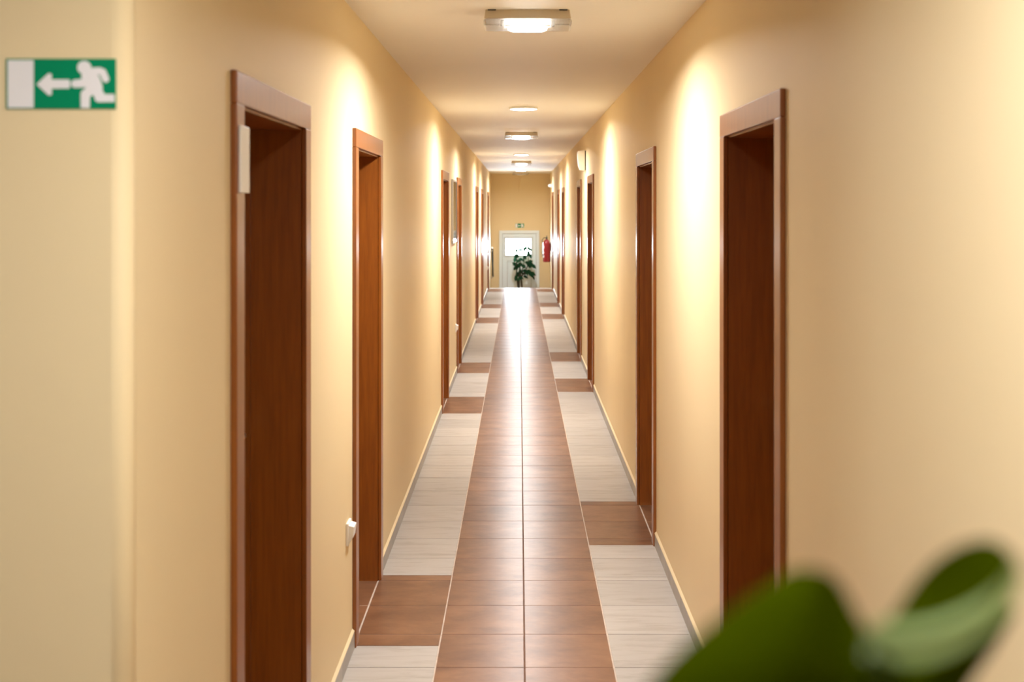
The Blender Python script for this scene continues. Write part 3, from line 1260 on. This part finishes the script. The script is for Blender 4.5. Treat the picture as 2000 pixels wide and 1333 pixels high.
# ------------------------------------------------------------------ near plant, out of focus at lower right
PN = Vector((0.162, 0.414, 0.0))
root = empty('potted_plant', PN)
tag(root, 'blurred green broad leaved plant close to the camera at lower right', 'plant')
part('pot', M['pot'], root, lathe, [(0.0, 0.0), (0.13, 0.0), (0.17, 0.30), (0.18, 0.31), (0.18, 0.35), (0.16, 0.35), (0.155, 0.30), (0.0, 0.30)], (0, 0, 0), 36)
part('soil', M['soil'], root, lathe, [(0.0, 0.312), (0.08, 0.312), (0.154, 0.302)], (0, 0, 0), 24)
bm = B()
tube(bm, [(0, 0, 0.3), (0.015, 0.01, 0.6), (-0.01, 0.0, 0.95), (0.008, -0.005, 1.25), (0.0, 0.0, 1.42)], [0.014, 0.012, 0.010, 0.008, 0.005], 10)
link('stem', bm, M['bark'], root)


def Q(px, py, d):
    d *= 1.2
    return Vector(((px - 1014.5) * d / 2242, d, CAM_Z - (py - 405) * d / 2242)) - PN


def grid_leaf(name, rows_, parent, m, subd=2):
    """a leaf from a lattice of points, rows from base to tip, smoothed and given thickness"""
    bm = B()
    V = [[bm.verts.new(p) for p in r] for r in rows_]
    for A, C in zip(V, V[1:]):
        for i in range(len(A) - 1):
            bm.faces.new((A[i], A[i + 1], C[i + 1], C[i])).smooth = True
    me = bpy.data.meshes.new(name)
    bm.to_mesh(me)
    bm.free()
    me.materials.append(m)
    o = bpy.data.objects.new(name, me)
    COL.objects.link(o)
    o.parent = parent
    sub = o.modifiers.new('smooth', 'SUBSURF')
    sub.levels = sub.render_levels = subd
    return o


# broad leaf whose rounded back arches up towards the lens
A_rows = [
    [Q(1215, 1460, .31), Q(1300, 1480, .30), Q(1450, 1500, .28), Q(1620, 1500, .28), Q(1760, 1480, .30), Q(1850, 1450, .32)],
    [Q(1250, 1350, .32), Q(1340, 1360, .30), Q(1470, 1370, .285), Q(1610, 1370, .285), Q(1740, 1370, .30), Q(1830, 1350, .32)],
    [Q(1340, 1255, .33), Q(1410, 1265, .31), Q(1500, 1275, .295), Q(1600, 1285, .295), Q(1690, 1290, .31), Q(1770, 1310, .33)],
    [Q(1450, 1175, .34), Q(1490, 1180, .325), Q(1540, 1185, .31), Q(1595, 1190, .31), Q(1645, 1205, .325), Q(1690, 1240, .34)],
    [Q(1540, 1115, .35), Q(1555, 1112, .345), Q(1578, 1110, .335), Q(1602, 1112, .335), Q(1625, 1122, .345), Q(1650, 1150, .35)],
]
grid_leaf('leaf', [list(r) for r in A_rows], root, M['leaf'])
# folded leaf: pale underside in front, dark upper face seen over its rim
cols = [
    # back rim, inside of the fold, fold line, front rim
    [Q(1715, 1235, .335), Q(1705, 1262, .32), Q(1695, 1275, .305), Q(1690, 1245, .30), Q(1705, 1205, .302)],
    [Q(1755, 1190, .345), Q(1765, 1290, .325), Q(1760, 1318, .30), Q(1750, 1275, .290), Q(1760, 1225, .296)],
    [Q(1795, 1120, .35), Q(1840, 1270, .33), Q(1850, 1302, .30), Q(1850, 1255, .287), Q(1850, 1208, .294)],
    [Q(1868, 1062, .35), Q(1920, 1210, .33), Q(1930, 1250, .30), Q(1925, 1215, .288), Q(1922, 1172, .295)],
    [Q(1942, 1048, .345), Q(1970, 1150, .325), Q(1982, 1195, .305), Q(1982, 1165, .295), Q(1970, 1128, .298)],
    [Q(1980, 1085, .33), Q(1990, 1110, .32), Q(1997, 1130, .31), Q(1995, 1115, .303), Q(1985, 1092, .303)],
]
# order so that the upper face of the blade is the inside of the fold
grid_leaf('leaf', cols, root, M['leaf'])
# darker leaf behind and below the folded one
C_rows = [
    [Q(1600, 1480, .36), Q(1720, 1480, .345), Q(1830, 1470, .36)],
    [Q(1640, 1380, .37), Q(1770, 1370, .35), Q(1880, 1350, .37)],
    [Q(1700, 1300, .38), Q(1830, 1290, .36), Q(1940, 1275, .38)],
    [Q(1790, 1240, .39), Q(1890, 1235, .375), Q(1975, 1215, .39)],
    [Q(1880, 1200, .40), Q(1930, 1195, .395), Q(1990, 1180, .40)],
]
grid_leaf('leaf', C_rows, root, M['leaf'])
for o_, p0 in (((1520, 1440, .29), 1.39), ((1700, 1275, .305), 1.41), ((1720, 1440, .345), 1.37)):
    bm = B()
    e = Q(*o_)
    tube(bm, [(0, 0, p0), (e.x * 0.5, e.y * 0.5, p0 + (e.z - p0) * 0.7), e], [0.004, 0.003, 0.0025], 8)
    link('leaf_stalk', bm, M['stalk'], root)
# more leaves lower down the stem
for k in range(8):
    z = 0.75 + 0.08 * k
    a = 2.4 * k
    d = Vector((math.cos(a), math.sin(a), 0.25))
    bm = B()
    b0 = Vector((0, 0, z)) + d * 0.04
    tube(bm, [(0, 0, z - 0.01), b0], 0.003, 6)
    link('leaf_stalk', bm, M['stalk'], root)
    bm = B()
    blade(bm, b0, b0 + d * 0.16 + Vector((0, 0, -0.03)), 0.045, Vector((0, 0, 1)), 0.5, 10)
    link_raw('leaf', bm, M['leaf'], root)
